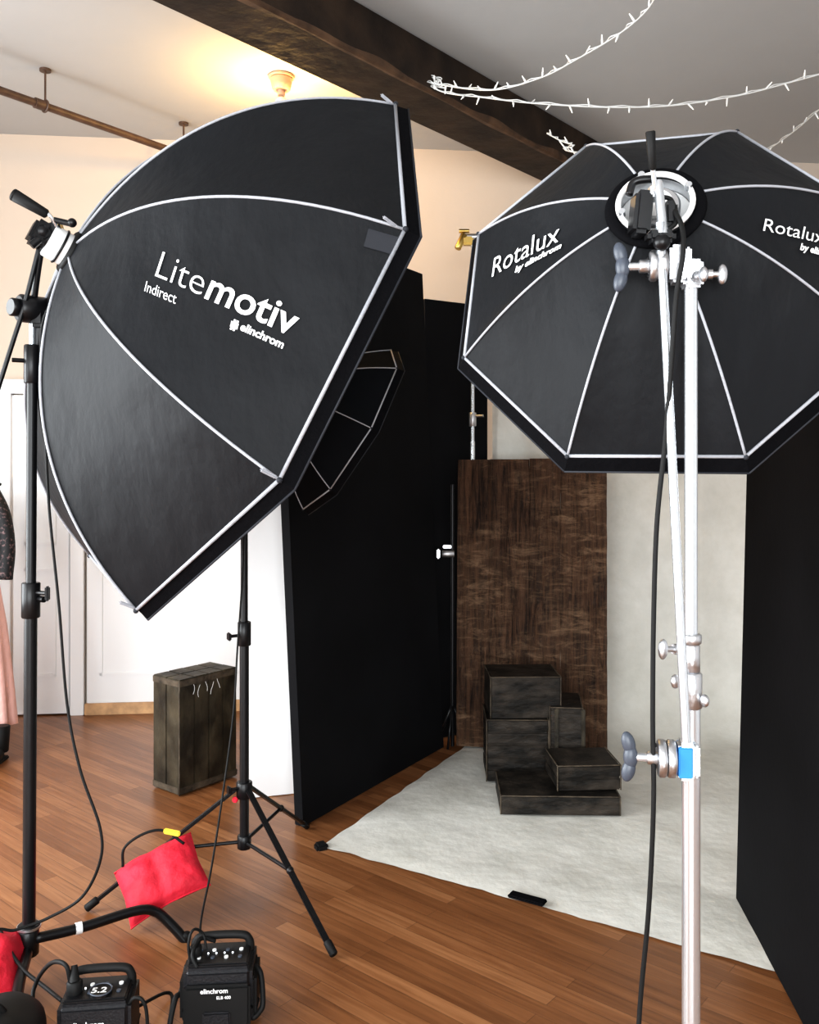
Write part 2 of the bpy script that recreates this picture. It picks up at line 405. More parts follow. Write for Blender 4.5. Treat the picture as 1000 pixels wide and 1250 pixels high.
# large indirect octabox (left)
b,bvh,C,n,u,v,H,E,rp=softbox((-.609,3.019,2.014),(.751,.505,-.426),1.027,-1,.95,.586,(.07,.72),.045,.0055,.055,liprad=1.018)
lettering(b,bvh,'Lite',(190,338),(246,362),(10,-30),-.012)
lettering(b,bvh,'motiv',(250,364),(357,411),(13,-30),.015)
lettering(b,bvh,'Indirect',(177,356),(215,372),(3,-12),.0)
lettering(b,bvh,'elinchrom',(293,403),(345,426),(4,-9),.03)
lettering(b,bvh,'#',(281,400),(290,404),(3,-11),.06)
b.cyl(H-n*.07,H+n*.01,.052,'white',bev=.004,n=32); b.ring(H-n*.0,n,.058,.012,'rubber'); b.ring(H-n*.03,n,.053,.004,'black')
b.cyl(H-n*.085,H-n*.07,.03,'black')
for k,s in ((0,.97),(1,.96),(2,.97),(3,.97)):
    a,r=rp(s); p=H+n*a+E[k]*(r+.015)
    b.box(p,(.010,.05,.010),'piping',axes(*[E[k],n,E[k].cross(n)]),bev=.004)
def patch(px,py,w,h,k):
    loc=ray(bvh,px,py)
    if loc is None: return
    l,nn,_,_=bvh.find_nearest(loc)
    if nn.dot(EYE-l)<0: nn=-nn
    x_=Vector((1,0,-.25)); x_=(x_-nn*x_.dot(nn)).normalized(); b.box(l+nn*.003,(w,h,.004),k,axes(x_,nn.cross(x_),nn),bev=.001)
patch(466,296,.085,.05,'piping2')
b.done(); SB1=(H.copy(),n.copy())

# octabox on the c-stand (right)
b,bvh,C,n,u,v,H,E,rp=softbox((.57,2.03,2.02),(.26,.873,-.412),1.17,1,.47,.26,(.20,.60),.035,.0038,.085,sag=.03,liprad=1.055)
lettering(b,bvh,'Rotalux',(602,339),(683,296),(3,-23),.0)
lettering(b,bvh,'by elinchrom',(630,334),(686,304),(2,-8),.04)
lettering(b,bvh,'Rotalux',(930,283),(1003,299),(3,-15),.0)
lettering(b,bvh,'by elinchrom',(975,306),(1025,320),(2,-8),.04)
b.ring(H-n*.004,n,.088,.013,'lip',sx=.7); b.cyl(H-n*.02,H+n*.03,.076,'cast',n=40,cap=False); b.ring(H-n*.02,n,.073,.006,'white')
b.cyl(H+n*.028,H+n*.03,.075,'white',n=40)
b.cyl(H-n*.012,H+n*.02,.05,'cast',n=32,bev=.004); b.cyl(H-n*.02,H-n*.012,.034,'white',n=32)
for i in range(4):
    a=i*math.pi/2+.4; q=u*math.cos(a)+v*math.sin(a); b.cyl(H-n*.02+q*.07,H-n*.035+q*.07,.007,'chrome',n=10)
b.done(); SB2=(H.copy(),n.copy())

# small octabox beyond (on tripod)
sc=.72
b,bvh,C,n,u,v,H,E,rp=softbox(Vector((-.34*sc,4.84*sc,1.6+.21*sc)),(.829,.28,-.484),1.53,-1,.5*sc,.25,(.15,.6),.03,.0028,.05,liprad=1.03,fab='fabric2')
b.ring(H,n,.05,.01,'lip'); b.cyl(H-n*.02,H+n*.01,.05,'cast',n=24)
b.done(); SB3=(H.copy(),n.copy())

# ------------------------------------------------------------------ left black roller stand
b=Bd('light_stand'); X0,Y0=-1.187,2.75
def P0(z): return Vector((X0+.012*(z-.1)/2,Y0,z))
b.cyl(P0(.09),P0(1.17),.0195,'black'); b.cyl(P0(1.15),P0(1.95),.0155,'black'); b.cyl(P0(1.95),P0(2.07),.010,'chrome')
for z0,z1,r in ((1.13,1.24,.028),(1.86,1.98,.025),(.08,.16,.03),(.16,.175,.034)): b.cyl(P0(z0),P0(z1),r,'black',bev=.003)
b.cyl(P0(.165),P0(.172),.036,'cast')
k=P0(1.21); b.cyl(k,k+Vector((.06,-.03,0)),.007,'black',n=10); b.box(k+Vector((.065,-.033,0)),(.012,.02,.045),'black',bev=.004)
k=P0(1.19); b.cyl(k+Vector((.02,0,0)),k+Vector((.05,-.02,0)),.01,'black',n=10)
k=P0(1.93); b.cyl(k,k+Vector((-.05,-.03,0)),.007,'black',n=10)
hd=P0(2.09)
b.cyl(hd+Vector((-.03,-.035,0)),hd+Vector((.03,.03,0)),.043,'black',bev=.006,n=28)
b.cyl(hd+Vector((-.045,-.055,0)),hd+Vector((-.03,-.035,0)),.028,'black',bev=.004)
b.box(hd+Vector((.02,0,-.02)),(.05,.05,.07),'black',bev=.01)
b.box(hd+Vector((-.035,-.03,.02)),(.05,.012,.02),'black',bev=.004)
b.tube([hd+Vector((0,0,0)),S(46,330,2.72),S(52,292,2.70)],.011,'black')
b.tube([S(-12,505,2.68),S(10,435,2.69),S(30,372,2.70),S(52,285,2.70)],.0075,'black',sub=4)
H,n=SB1
q=S(62,284,2.69)
x_,y_,z_=frame(n)
b.box(H-n*.10,(.075,.075,.05),'black',axes(x_,y_,z_),bev=.01)
b.box(q,(.075,.045,.05),'black',axes(Vector((.9,0,.25)).normalized(),Vector((0,1,0)),Vector((-.25,0,.9)).normalized()),bev=.008)
b.ball(S(52,283,2.66),.025,'black',n=8); b.ball(S(88,272,2.66),.014,'black',n=8)
b.cyl(S(48,292,2.64),S(38,300,2.63),.012,'black'); b.cyl(S(64,268,2.66),S(90,274,2.66),.009,'black')
b.tube([S(70,278,2.67),S(62,264,2.65),S(52,258,2.65)],.006,'chrome')
b.cyl(S(58,262,2.65),S(17,238,2.62),.014,'rubber',r2=.019,bev=.004); b.ring(S(17,238,2.62),S(17,238,2.62)-S(58,262,2.65),.012,.007,'rubber')
b.tube([P0(.13)+Vector((.02,0,0)),S(100,1132,2.83),S(165,1112,2.93),S(190,1113,2.97),S(210,1130,2.98),S(228,1150,2.98)],.0165,'black')
b.cyl(S(92,1134,2.82),S(100,1132,2.83),.018,'print')
b.tube([P0(.11),Vector((-1.45,2.55,.12)),Vector((-1.68,2.40,.10)),Vector((-1.74,2.36,.03)),Vector((-1.75,2.355,.014))],.0165,'black')
b.tube([P0(.1),Vector((-1.13,2.55,.1)),Vector((-1.09,2.44,.07)),Vector((-1.085,2.42,.012))],.0165,'black')
b.ball((-1.085,2.42,.016),.016,'rubber'); b.ball((-1.75,2.355,.016),.016,'rubber'); q=S(228,1150,2.98); b.ball((q.x,q.y,.016),.016,'rubber')
b.done()

# cables
def cable(pts,r=.0045,name='power_cable',k='rubber'):
    b=Bd(name); b.tube(pts,r,k,n=8,sub=10); return b.done()
cable([S(92,310,2.66),S(80,345,2.66),S(55,385,2.66),S(50,430,2.67),S(55,520,2.68),S(60,620,2.70),S(72,740,2.70),S(82,860,2.70),S(98,940,2.68),S(122,1010,2.66),S(122,1052,2.66),S(100,1095,2.68),S(60,1120,2.66),S(20,1135,2.62),S(-30,1150,2.55),Vector((-1.5,2.3,.01)),Vector((-1.7,2.05,.008))])

# ------------------------------------------------------------------ tripod light stand
b=Bd('light_stand'); T=Vector((-.62,3.31,0))
def TP(z): return T+Vector((0,0,z))
b.cyl(TP(.17),TP(1.02),.0175,'black'); b.cyl(TP(1.0),TP(1.55),.0135,'black'); b.cyl(TP(1.53),TP(1.92),.0105,'black')
for z0,z1,r in ((.36,.42,.03),(.17,.22,.026),(.93,1.02,.025),(1.50,1.57,.02)): b.cyl(TP(z0),TP(z1),r,'black',bev=.003)
for z in (.97,1.53,.4):
    b.cyl(TP(z),TP(z)+Vector((-.045,-.03,0)),.006,'black',n=8); b.box(TP(z)+Vector((-.05,-.035,0)),(.01,.03,.03),'black',Rz(.6))
b.cyl(TP(1.9),TP(1.95),.022,'black')
feet=[Vector((-.245,2.87,.012)),Vector((-1.163,3.17,.012)),Vector((-.453,3.9,.012))]
for f in feet:
    dd=(f-T); dd.z=0; dd.normalize()
    top=TP(.395)+dd*.03
    b.box((top+f)/2,(.022,(f-top).length,.012),'black',axes(dd.cross(Vector((0,0,1))),(f-top).normalized(),(f-top).normalized().cross(dd.cross(Vector((0,0,1))))*-1),bev=.003)
    b.cyl(f-(f-top).normalized()*.05,f,.014,'rubber',bev=.003)
    mid=top.lerp(f,.52); b.cyl(TP(.195)+dd*.02,mid,.007,'black',n=8)
    b.ball(mid,.014,'black',n=6)
q=TP(.3); b.box(q+Vector((-.03,-.02,.06)),(.02,.02,.02),'red')
b.done()
b=Bd('studio_strobe'); H,n=SB3
b.cyl(H-n*.02,H-n*.17,.048,'plastic',bev=.006,n=28); b.cyl(H-n*.17,H-n*.20,.042,'plastic',bev=.006)
b.box((H-n*.12)+Vector((0,0,-.045)),(.03,.03,.05),'black'); b.done()
cable([SB3[0]-SB3[1]*.2,S(300,560,3.25),S(296,700,3.24),S(290,790,3.2),S(285,870,3.15),S(272,970,3.05),S(258,1060,2.9),S(246,1120,2.75),S(243,1162,2.60)],.0035)

# ------------------------------------------------------------------ C-stand
b=Bd('c_stand'); cx,cy=.549,1.72
def CP(z,dx=0,dy=0): return Vector((cx+dx,cy+dy,z))
b.cyl(CP(.1),CP(1.14),.0175,'chrome',n=32); b.cyl(CP(1.1),CP(1.97),.0125,'chrome',n=28)
b.cyl(CP(.12),CP(.2),.022,'cast',bev=.003)
for z0,z1,r in ((1.13,1.20,.021),(1.20,1.255,.017),(1.255,1.275,.020)): b.cyl(CP(z0),CP(z1),r,'cast',bev=.003,n=28)
def tknob(p,dirv,L=.04,k='cast',w=.04):
    dirv=Vector(dirv).normalized(); b.cyl(p,p+dirv*L,.006,k,n=12); b.cyl(p+dirv*(L*.35),p+dirv*(L*.6),.010,k,n=14)
    x_,y_,z_=frame(dirv); e=p+dirv*L
    b.ball(e+dirv*.004,1,k,n=10,scale=(.008,w*.5,.010),R=axes(x_,y_,z_))
tknob(CP(1.245,-.012),(-1,-.3,.05),.045); tknob(CP(1.19,-.01),(-.8,-.6,-.1),.03,w=.028); tknob(CP(1.15,.01),(.4,-1,0),.02,w=.025)
def griphead(c,R,dark='greyplastic',tape=False):
    ax=Vector((1,-.15,0)).normalized(); Rg=Rz(-.15)
    b.cyl(c-ax*.025,c-ax*.010,R,'cast',bev=.003,n=36); b.cyl(c-ax*.008,c+ax*.008,R,'cast',bev=.003,n=36)
    b.box(c+ax*.026,(.030,.046,.072),'cast',Rg,bev=.006)
    b.box(c+ax*.046,(.012,.036,.062),'cast',Rg,bev=.004)
    b.cyl(c-ax*.045,c-ax*.025,.013,'cast',bev=.002)
    b.cyl(c-ax*.068,c-ax*.045,.008,'chrome')
    b.ball(c-ax*.076,1,dark,n=12,scale=(.014,.013,.024),R=Rg)
    for s_ in (1,-1): b.ball(c-ax*.080+Vector((0,0,s_*.026)),1,dark,n=12,scale=(.013,.011,.023),R=Rg@Matrix.Rotation(-s_*.25,3,'Y'))
    for i in range(6):
        a=i*math.pi/3; b.cyl(c-ax*.0265+Vector((0,math.cos(a),math.sin(a)))*R*.68,c-ax*.024+Vector((0,math.cos(a),math.sin(a)))*R*.68,.004,'black',n=8)
    if tape: b.box(c+ax*.024,(.026,.0505,.058),'blue',Rg,bev=.002)
griphead(CP(1.038,-.045,-.02),.036,tape=True)
griphead(CP(1.99,-.058,-.01),.03)
b.box(CP(1.975),(.04,.04,.055),'cast',bev=.006); tknob(CP(1.975,.02),(1,-.2,-.03),.035,'cast'); tknob(CP(1.965,.0,-.02),(.3,-1,0),.025,'cast',w=.03)
a0=S(806,272,1.695); a1=S(838,906,1.65)
b.cyl(a0,a1,.0085,'chrome',n=24)
for a in (math.radians(20),math.radians(140),math.radians(262)):
    dd=Vector((math.cos(a),math.sin(a),0)); b.tube([CP(.16),CP(.16)+dd*.12,CP(.13)+dd*.32,CP(.03)+dd*.44,CP(.012)+dd*.46],.0125,'chrome')
H,n=SB2
b.cyl(S(803,222,1.72),S(812,300,1.69),.0095,'chrome'); b.ball(S(808,296,1.68),.016,'black',n=8)
b.box(S(782,262,1.74),(.035,.06,.085),'black',Matrix.Rotation(.1,3,'Y'),bev=.008)
b.tube([S(768,238,1.75),S(775,222,1.75),S(800,218,1.74)],.008,'black'); b.box(S(799,236,1.73),(.022,.03,.03),'cast',bev=.004)
b.box(S(817,262,1.72),(.028,.035,.05),'black',bev=.008); b.box(S(806,290,1.70),(.055,.04,.025),'black',bev=.008)
b.cyl(S(797,206,1.70),S(801,240,1.72),.005,'chrome',n=12)
b.cyl(S(794,160,1.68),S(797,208,1.70),.0095,'rubber',r2=.007,bev=.002)
b.tube([S(808,285,1.7),S(826,270,1.7),S(820,245,1.72),S(808,240,1.73)],.0045,'rubber')
b.done()
cable([S(818,250,1.72),S(832,275,1.68),S(834,310,1.66),S(826,360,1.66),S(820,440,1.67),S(812,540,1.68),S(802,640,1.69),S(798,760,1.70),S(797,880,1.70),S(798,980,1.70),S(792,1110,1.71),S(780,1250,1.72),Vector((.43,1.70,.2)),Vector((.36,1.62,.008)),Vector((.1,1.5,.008)),Vector((-.4,1.7,.008))],.005)

# ------------------------------------------------------------------ V-flats
def flat(name,p,q,z1,th,k,zb=.004,lean=0,k2=None):
    p,q=Vector((*p,0)),Vector((*q,0)); d=(q-p); L=d.length; d.normalize(); nn=Vector((0,0,1)).cross(d)
    b=Bd(name); vs=[]
    for o in (0,th):
        for (t,z) in ((0,zb),(1,zb),(1,z1),(0,z1)): vs.append(p+d*L*t+nn*o+Vector((-lean*z,0,z)))
    b.add(vs,[[0,1,2,3]],k); b.add(vs,[[7,6,5,4]],k2 or k)
    b.add(vs,[[0,4,5,1],[1,5,6,2],[2,6,7,3],[3,7,4,0]],k)
    return b.done()
flat('foam_v_flat',(-.472,3.915),(.195,5.03),2.70,.045,'foam_b',lean=.045)
flat('foam_v_flat',(.09,5.14),(.475,5.38),2.58,.03,'foam_b')
flat('white_foam_board',(-.78,4.25),(-.50,4.33),2.62,.03,'foam_w',lean=.02)
flat('foam_v_flat',(1.103,2.345),(1.203,3.25),2.3,-.04,'foam_b',zb=.012,lean=-.025)

# ------------------------------------------------------------------ canvas backdrop
b=Bd('canvas_backdrop'); vs=[];fs=[]
A_,B_,C_,D_=Vector((-.37,3.71,0)),Vector((1.17,2.78,0)),Vector((.36,5.12,0)),Vector((2.0,4.95,0))
W1,W2=Vector((.51,5.42,0)),Vector((2.05,5.22,0))
NX,NY=60,50; rows=[]
for j in range(NY+1):
    t=j/NY; l=A_.lerp(C_,t); r=B_.lerp(D_,t); row=[]
    for i in range(NX+1):
        s=i/NX; p=l.lerp(r,s); w=.5+.5*noise.noise(p*3.5)
        edge=min(1,min(t*NY,s*NX)/2)
        p=p+Vector((.012*noise.noise(Vector((i*.35,j*.3,1))),.012*noise.noise(Vector((i*.3,j*.35,9))),0)) if (j==0 or i==0) else p
        p.z=.006+.012*w*max(0,min(1,edge)) ; row.append(p)
    rows.append(row)
for k in range(1,9):
    a=k/8*math.pi/2; row=[]
    for i in range(NX+1):
        s=i/NX; f=C_.lerp(D_,s); w=W1.lerp(W2,s); p=f.lerp(w,math.sin(a)); p.z=.012+.3*(1-math.cos(a)); row.append(p)
    rows.append(row)
for k in range(1,30):
    row=[]
    for i in range(NX+1):
        s=i/NX; p=W1.lerp(W2,s); p.z=.312+k/29*2.6; p.y+=.010*math.sin(s*22+k*.07)+.012*noise.noise(Vector((s*5,k*.2,2))); row.append(p)
    rows.append(row)
for r in rows: vs+=r
for j in range(len(rows)-1):
    for i in range(NX): a=j*(NX+1)+i; fs.append([a,a+1,a+NX+2,a+NX+1])
b.add(vs,fs,'canvas',True)
b.box(S(392,1036,3.70)+Vector((0,0,.0)),(.05,.05,.05),'rubber',Rz(.5),bev=.008)
e=(A_.lerp(B_,.52)); b.box(Vector((e.x+.0,e.y,.022)),(.14,.045,.012),'lip',Rz(-.54),bev=.004)
o=b.done(); 
b=Bd('backdrop_stand')
bx,by=.372,5.2
b.cyl((bx,by,.02),(bx,by,1.75),.014,'chrome'); b.cyl((bx,by,1.7),(bx,by,2.95),.011,'chrome')
b.cyl((bx,by,1.84),(bx,by,1.92),.022,'cast',bev=.003); b.cyl((bx,by,1.9),(bx+.06,by-.03,1.9),.008,'cast')
b.box((bx-.03,by,2.93),(.07,.05,.05),'brass',bev=.01); b.cyl((bx-.09,by-.02,2.88),(bx-.05,by,2.97),.02,'brass',bev=.004); b.cyl((bx-.08,by,2.99),(bx-.02,by,2.99),.012,'brass')
b.cyl((bx-.05,by+.02,2.96),(2.15,5.22,2.96),.02,'cast'); b.cyl((2.15,5.18,.02),(2.15,5.18,2.96),.012,'chrome')
for a in (.4,2.5,4.4):
    b.tube([(bx,by,.3),(bx+.03*math.cos(a),by+.03*math.sin(a),.28),(bx+.12*math.cos(a),by+.12*math.sin(a),.02)],.007,'black',sub=2)
b.done()
b=Bd('clamp_stand'); q=Vector((.245,5.03,0))
b.cyl(q+Vector((0,0,.01)),q+Vector((0,0,1.5)),.011,'black')
c=S(546,676,5.0); b.cyl(c+Vector((-.03,0,0)),c+Vector((.04,0,0)),.020,'cast',bev=.004); b.box(c+Vector((-.05,0,.0)),(.02,.03,.055),'cast',bev=.006); b.box(c+Vector((0,0,.04)),(.05,.02,.02),'cast')
for a in (.4,2.5,4.4): b.tube([q+Vector((0,0,.25)),q+Vector((.1*math.cos(a),.1*math.sin(a),.02))],.007,'black')
b.done()

# barn-wood board (rough planks: displaced slab faces)
b=Bd('wooden_plank_backdrop'); bd=Vector((.825,-.15,0)); BL=bd.length; bd.normalize(); bn=Vector((0,0,1)).cross(bd)
o0=Vector((.267,5.02,.02)); lean=.05; xx=0; ws=[.18,.22,.17,.25]; sc_=BL/sum(ws)
up=Vector((bn.x*lean,bn.y*lean,1)).normalized(); side=bd; fw=side.cross(up)
for i,w in enumerate(ws):
    w*=sc_; h=1.625+random.uniform(-.004,.004); NXp,NZp=16,90; vs=[];fs=[]
    for kz in range(NZp+1):
        for kx in range(NXp+1):
            s=kx/NXp; z=kz/NZp*h; ex=min(s,1-s)*w; 
            dsp=.007*noise.noise(Vector((s*w*22+i*5,z*2.2,i)))+.004*noise.noise(Vector((s*w*60,z*14,i*3)))
            edge=-.010*math.exp(-ex/.005)
            rag=.0025*noise.noise(Vector((z*9,i,kx//NXp))) if kx in(0,NXp) else 0
            vs.append(o0+side*(xx+s*w+rag)+up*z+fw*(.0225+dsp+edge))
    for kz in range(NZp):
        for kx in range(NXp): a=kz*(NXp+1)+kx; fs.append([a,a+1,a+NXp+2,a+NXp+1])
    b.add(vs,fs,'board',True)
    b.box(o0+side*(xx+w/2)+up*(h/2)-fw*.004,(w-.002,.034,h),'board',axes(side,-fw,up),bev=.002); xx+=w
Rp=axes(side,-fw,up)
for z in (.12,.8,1.5): b.box(o0+side*BL/2+up*z-fw*.03,(BL*.96,.02,.1),'board',Rp)
b.done()

# posing blocks
def crate(name,x0,x1,y0,dep,z0,z1,rz,k='crate',planks=3):
    b=Bd(name); w=x1-x0; h=z1-z0; R=Rz(rz); c=Vector(((x0+x1)/2,y0+dep/2,(z0+z1)/2)); g=.004
    if planks>1: b.box(c,(w-.012,dep-.012,h-.008),k,R,bev=.004)
    for i in range(planks):
        hh=h/planks; b.box(c+Vector((0,0,-h/2+hh*(i+.5))),(w-random.uniform(0,.004),dep,hh-(g if planks>1 else 0)),k,R,bev=.005,seg=3)
    # rubbed arrises along the visible edges
    for (p,q) in (((-w/2,-dep/2,h/2),(w/2,-dep/2,h/2)),((-w/2,-dep/2,-h/2),(-w/2,-dep/2,h/2)),((w/2,-dep/2,-h/2),(w/2,-dep/2,h/2)),((-w/2,-dep/2,h/2),(-w/2,dep/2,h/2)),((w/2,-dep/2,h/2),(w/2,dep/2,h/2))):
        p,q=Vector(p)*.985,Vector(q)*.985; n_=12
        b.tube([c+R@(p.lerp(q,i/n_)+Vector((math.copysign(.0018,p.x) if abs(p.x-q.x)<1e-6 else 0,-.0012*noise.noise(Vector((i*.9,p.x*9,w*7))),0)) ) for i in range(n_+1)],.0035,'edge',smooth=False,n=6)
    return b
crate('wooden_posing_block',.418,.962,4.0,.33,.02,.105,-.03,planks=1).done()
crate('wooden_posing_block',.39,.70,4.42,.30,.02,.333,-.02,planks=5).done()
crate('wooden_posing_block',.402,.758,4.43,.29,.337,.545,.03,planks=1).done()
b=crate('wooden_posing_block',.72,.88,4.40,.30,.02,.40,-.12,planks=1)
for s_ in (-1,1): b.box(Vector((.80,4.395,.21))+Rz(-.12)@Vector((s_*.065,0,0)),(.02,.012,.37),'trunk',Rz(-.12))
b.done()
crate('wooden_posing_block',.672,.968,4.06,.27,.109,.225,.06,planks=2).done()
# crate on the left: two slatted boxes side by side
b=Bd('wooden_crate'); co=Vector((-1.115,4.275,.006)); fx=Vector((.222,.285,0)); fy=Vector((-.165,.14,0))
fl,sl=fx.length,fy.length; fx.normalize(); fy=Vector((-fx.y,fx.x,0)); R=axes(fx,fy,Vector((0,0,1)))
b.box(co+fx*fl/2+fy*.105+Vector((0,0,.28)),(fl-.015,.20,.55),'crate',R)
for s0,s1 in ((0,.103),(.107,.21)):
    for i in range(4):
        ww=(fl)/4; b.box(co+fx*(ww*(i+.5))+fy*((s0+s1)/2)+Vector((0,0,.28+random.uniform(-.001,.001))),(ww-.0025,s1-s0,.56),'trunk',R,bev=.003)
for z in (.02,.54):
    b.box(co+fx*fl/2-fy*.001+Vector((0,0,z)),(fl+.002,.006,.03),'edge',R,bev=.002)
    b.box(co-fx*.001+fy*.105+Vector((0,0,z)),(.006,.206,.03),'edge',R,bev=.002)
b.tube([co-fx*.001-fy*.001+Vector((0,0,z*.056)) for z in range(11)],.0035,'edge',smooth=False,n=6)
for i in range(5):
    b.tube([co-fy*.001+fx*(.08+.04*i+.01*math.sin(i*9+t_))+Vector((0,0,.535-.02*t_-.02*(i%2))) for t_ in range(4)],.0012,'print',n=5)
b.done()

# ------------------------------------------------------------------ sandbags
def sandbag(name,c,size,R):
    b=Bd(name); N=22; vs=[];fs=[]
    def top(i,j,s_):
        x=i/N*2-1;y=j/N*2-1; e=(max(0,1-abs(x)**3.2)*max(0,1-abs(y)**3.2))**.45
        sad=1-.3*math.exp(-(x/.16)**2)
        z=s_*size[2]/2*e*sad+.008*noise.noise(Vector((x*3,y*3,s_*2+c[0])))*e+.006*noise.noise(Vector((x*7,y*5,s_*5+c[0])))*e
        pull=1-.06*(1-abs(y))*abs(x)
        return Vector(c)+R@Vector((x*size[0]/2*pull,y*size[1]/2*(1-.05*(1-abs(x))),z-.02*abs(x)**2))
    for s_ in (1,-1):
        o=len(vs)
        for i in range(N+1):
            for j in range(N+1): vs.append(top(i,j,s_))
        for i in range(N):
            for j in range(N): a=o+i*(N+1)+j; fs.append([a,a+1,a+N+2,a+N+1] if s_>0 else [a,a+N+1,a+N+2,a+1])
    b.add(vs,fs,'red',True)
    loop=[top(i,0,1) for i in range(N+1)]; b.tube(loop,.003,'red',smooth=False,n=6)
    loop=[top(i,N,1) for i in range(N+1)]; b.tube(loop,.003,'red',smooth=False,n=6)
    return b
c=S(196,1070,3.13)
xa=Vector((.27,.10,.115)).normalized(); ya=Vector((.12,.55,.50)); ya=(ya-xa*ya.dot(xa)).normalized(); za=xa.cross(ya)
b=sandbag('sandbag',c,(.29,.22,.10),axes(xa,ya,za))
b.tube([S(150,1058,3.12),S(152,1035,3.12),S(175,1018,3.14),S(200,1014,3.16),S(225,1030,3.16)],.005,'rubber')
b.box(S(210,1016,3.1),(.06,.012,.02),'yellow',Matrix.Rotation(.2,3,'Y'),bev=.004)
b.done()
b=sandbag('sandbag',(-1.31,2.62,.12),(.30,.22,.11),Rz(.3)@Matrix.Rotation(.3,3,'X')); b.done()

# soft black equipment bag lying at the stand base
b=Bd('equipment_bag'); c=Vector((-1.10,2.24,.118)); vs=[];fs=[];N=20
def se(a,p): return math.copysign(abs(a)**p,a)
for i in range(N+1):
    for j in range(2*N):
        th=math.pi*i/N; ph=math.pi*j/N
        v_=Vector((.165*se(math.sin(th),.6)*se(math.cos(ph),.7),.12*se(math.sin(th),.6)*se(math.sin(ph),.7),.105*se(math.cos(th),.7)))
        v_+=Vector((0,0,.010*noise.noise(v_*14)))
        vs.append(c+Rz(.3)@v_)
for i in range(N):
    for j in range(2*N): fs.append([i*2*N+j,(i+1)*2*N+j,(i+1)*2*N+(j+1)%(2*N),i*2*N+(j+1)%(2*N)])
b.add(vs,fs,'rubber',True); b.tube([c+Vector((-.08,0,.09)),c+Vector((-.05,-.02,.13)),c+Vector((.05,-.02,.13)),c+Vector((.08,0,.09))],.008,'rubber'); b.done()

# ------------------------------------------------------------------ battery packs
def pack(name,c,w,dp,h,rz,bag=False):
    b=Bd(name); R=Rz(rz); c=Vector(c)
    def L(x,y,z): return c+R@Vector((x,y,z))
    b.box(L(0,0,h/2),(w,dp,h),'plastic',R,bev=.014,seg=3)
    b.box(L(0,0,h*.32),(w*1.02,dp*1.02,.008),'rubber',R,bev=.003)
    b.box(L(0,-dp*.05,h+.003),(w*.86,dp*.7,.012),'black',R,bev=.004)
    for i in range(4):
        for j in range(2): b.cyl(L(-w*.3+i*w*.2,-dp*.2+j*dp*.24,h+.009),L(-w*.3+i*w*.2,-dp*.2+j*dp*.24,h+.013),.006,'greyplastic' if (i+j)%2 else 'white',n=12); 
    for i in range(5): b.cyl(L(-w*.3+i*w*.12,-dp*.06,h+.009),L(-w*.3+i*w*.12,-dp*.06,h+.012),.0025,'led',n=8)
    b.tube([L(-w*.42,dp*.25,h-.01),L(-w*.40,dp*.25,h+.02),L(-w*.27,dp*.25,h+.036),L(w*.27,dp*.25,h+.036),L(w*.40,dp*.25,h+.02),L(w*.42,dp*.25,h-.01)],.012,'rubber')
    if bag:
        b.box(L(0,-dp*.5-.006,h*.42),(w*.96,.02,h*.72),'rubber',R,bev=.008)
        b.box(L(0,-dp*.5-.018,h*.22),(w*.4,.012,h*.3),'plastic',R,bev=.005)
        for s_ in (-1,1): b.box(L(s_*w*.5,0,h*.45),(.022,dp*.8,h*.7),'rubber',R,bev=.008)
        b.tube([L(w*.5,0,h*.8),L(w*.60,-.02,h*.7),L(w*.64,-.04,h*.3),L(w*.6,-.05,.03),L(w*.5,-.06,.02),L(w*.55,-.02,h*.3)],.008,'rubber')
        b.tube([L(-w*.5,0,h*.85),L(-w*.56,-.03,h*.5),L(-w*.62,-.06,.08),L(-w*.66,-.1,.012),L(-w*.45,-.12,.012)],.008,'rubber')
        b.tube([L(-w*.3,-dp*.4,h),L(-w*.38,-dp*.3,h+.03),L(-w*.3,0,h+.05),L(-w*.1,.02,h+.03)],.006,'rubber')
    return b,L
def ptext(b,txt,o,xd,zd,size,k='print',bold=.02):
    cu=bpy.data.curves.new('t','FONT'); cu.body=txt; cu.size=size; cu.offset=bold*size
    ob=bpy.data.objects.new('t',cu); scene.collection.objects.link(ob); bpy.context.view_layer.update()
    me=bpy.data.meshes.new_from_object(ob.evaluated_get(bpy.context.evaluated_depsgraph_get()))
    b.add([o+xd*v.co.x+zd*v.co.y for v in me.vertices],[list(p.vertices) for p in me.polygons],k); bpy.data.objects.remove(ob)
rz=.12
b,L=pack('battery_pack',((115-500)/F*2.36,2.40,.004),.19,.15,.175,rz)
R=Rz(rz); b.cyl(L(.01,-.03,.183),L(.01,-.03,.1915),.030,'black',n=28); b.ring(L(.01,-.03,.1915),(0,0,1),.029,.002,'greyplastic')
ptext(b,'5.2',L(-.014,-.045,.1925),R@Vector((1,0,0)),R@Vector((0,1,0)),.034)
b.cyl(L(-.06,-.02,.17),L(-.06,-.02,.215),.021,'rubber',bev=.004); b.cyl(L(-.06,-.02,.21),L(-.066,.0,.245),.014,'rubber',r2=.008)
ptext(b,'elinchrom',L(-.06,-.078,.12),R@Vector((1,0,0)),Vector((0,0,1)),.022)
b.done()
rz=.08
b,L=pack('battery_pack',((268-500)/F*2.56,2.58,.004),.195,.16,.17,rz,bag=True)
R=Rz(rz); ptext(b,'elinchrom',L(-.045,-.0985,.115),R@Vector((1,0,0)),Vector((0,0,1)),.019); ptext(b,'ELB 400',L(-.0,-.0985,.098),R@Vector((1,0,0)),Vector((0,0,1)),.012)
b.cyl(L(-.07,-.02,.17),L(-.07,-.02,.21),.018,'rubber',bev=.004); b.done()
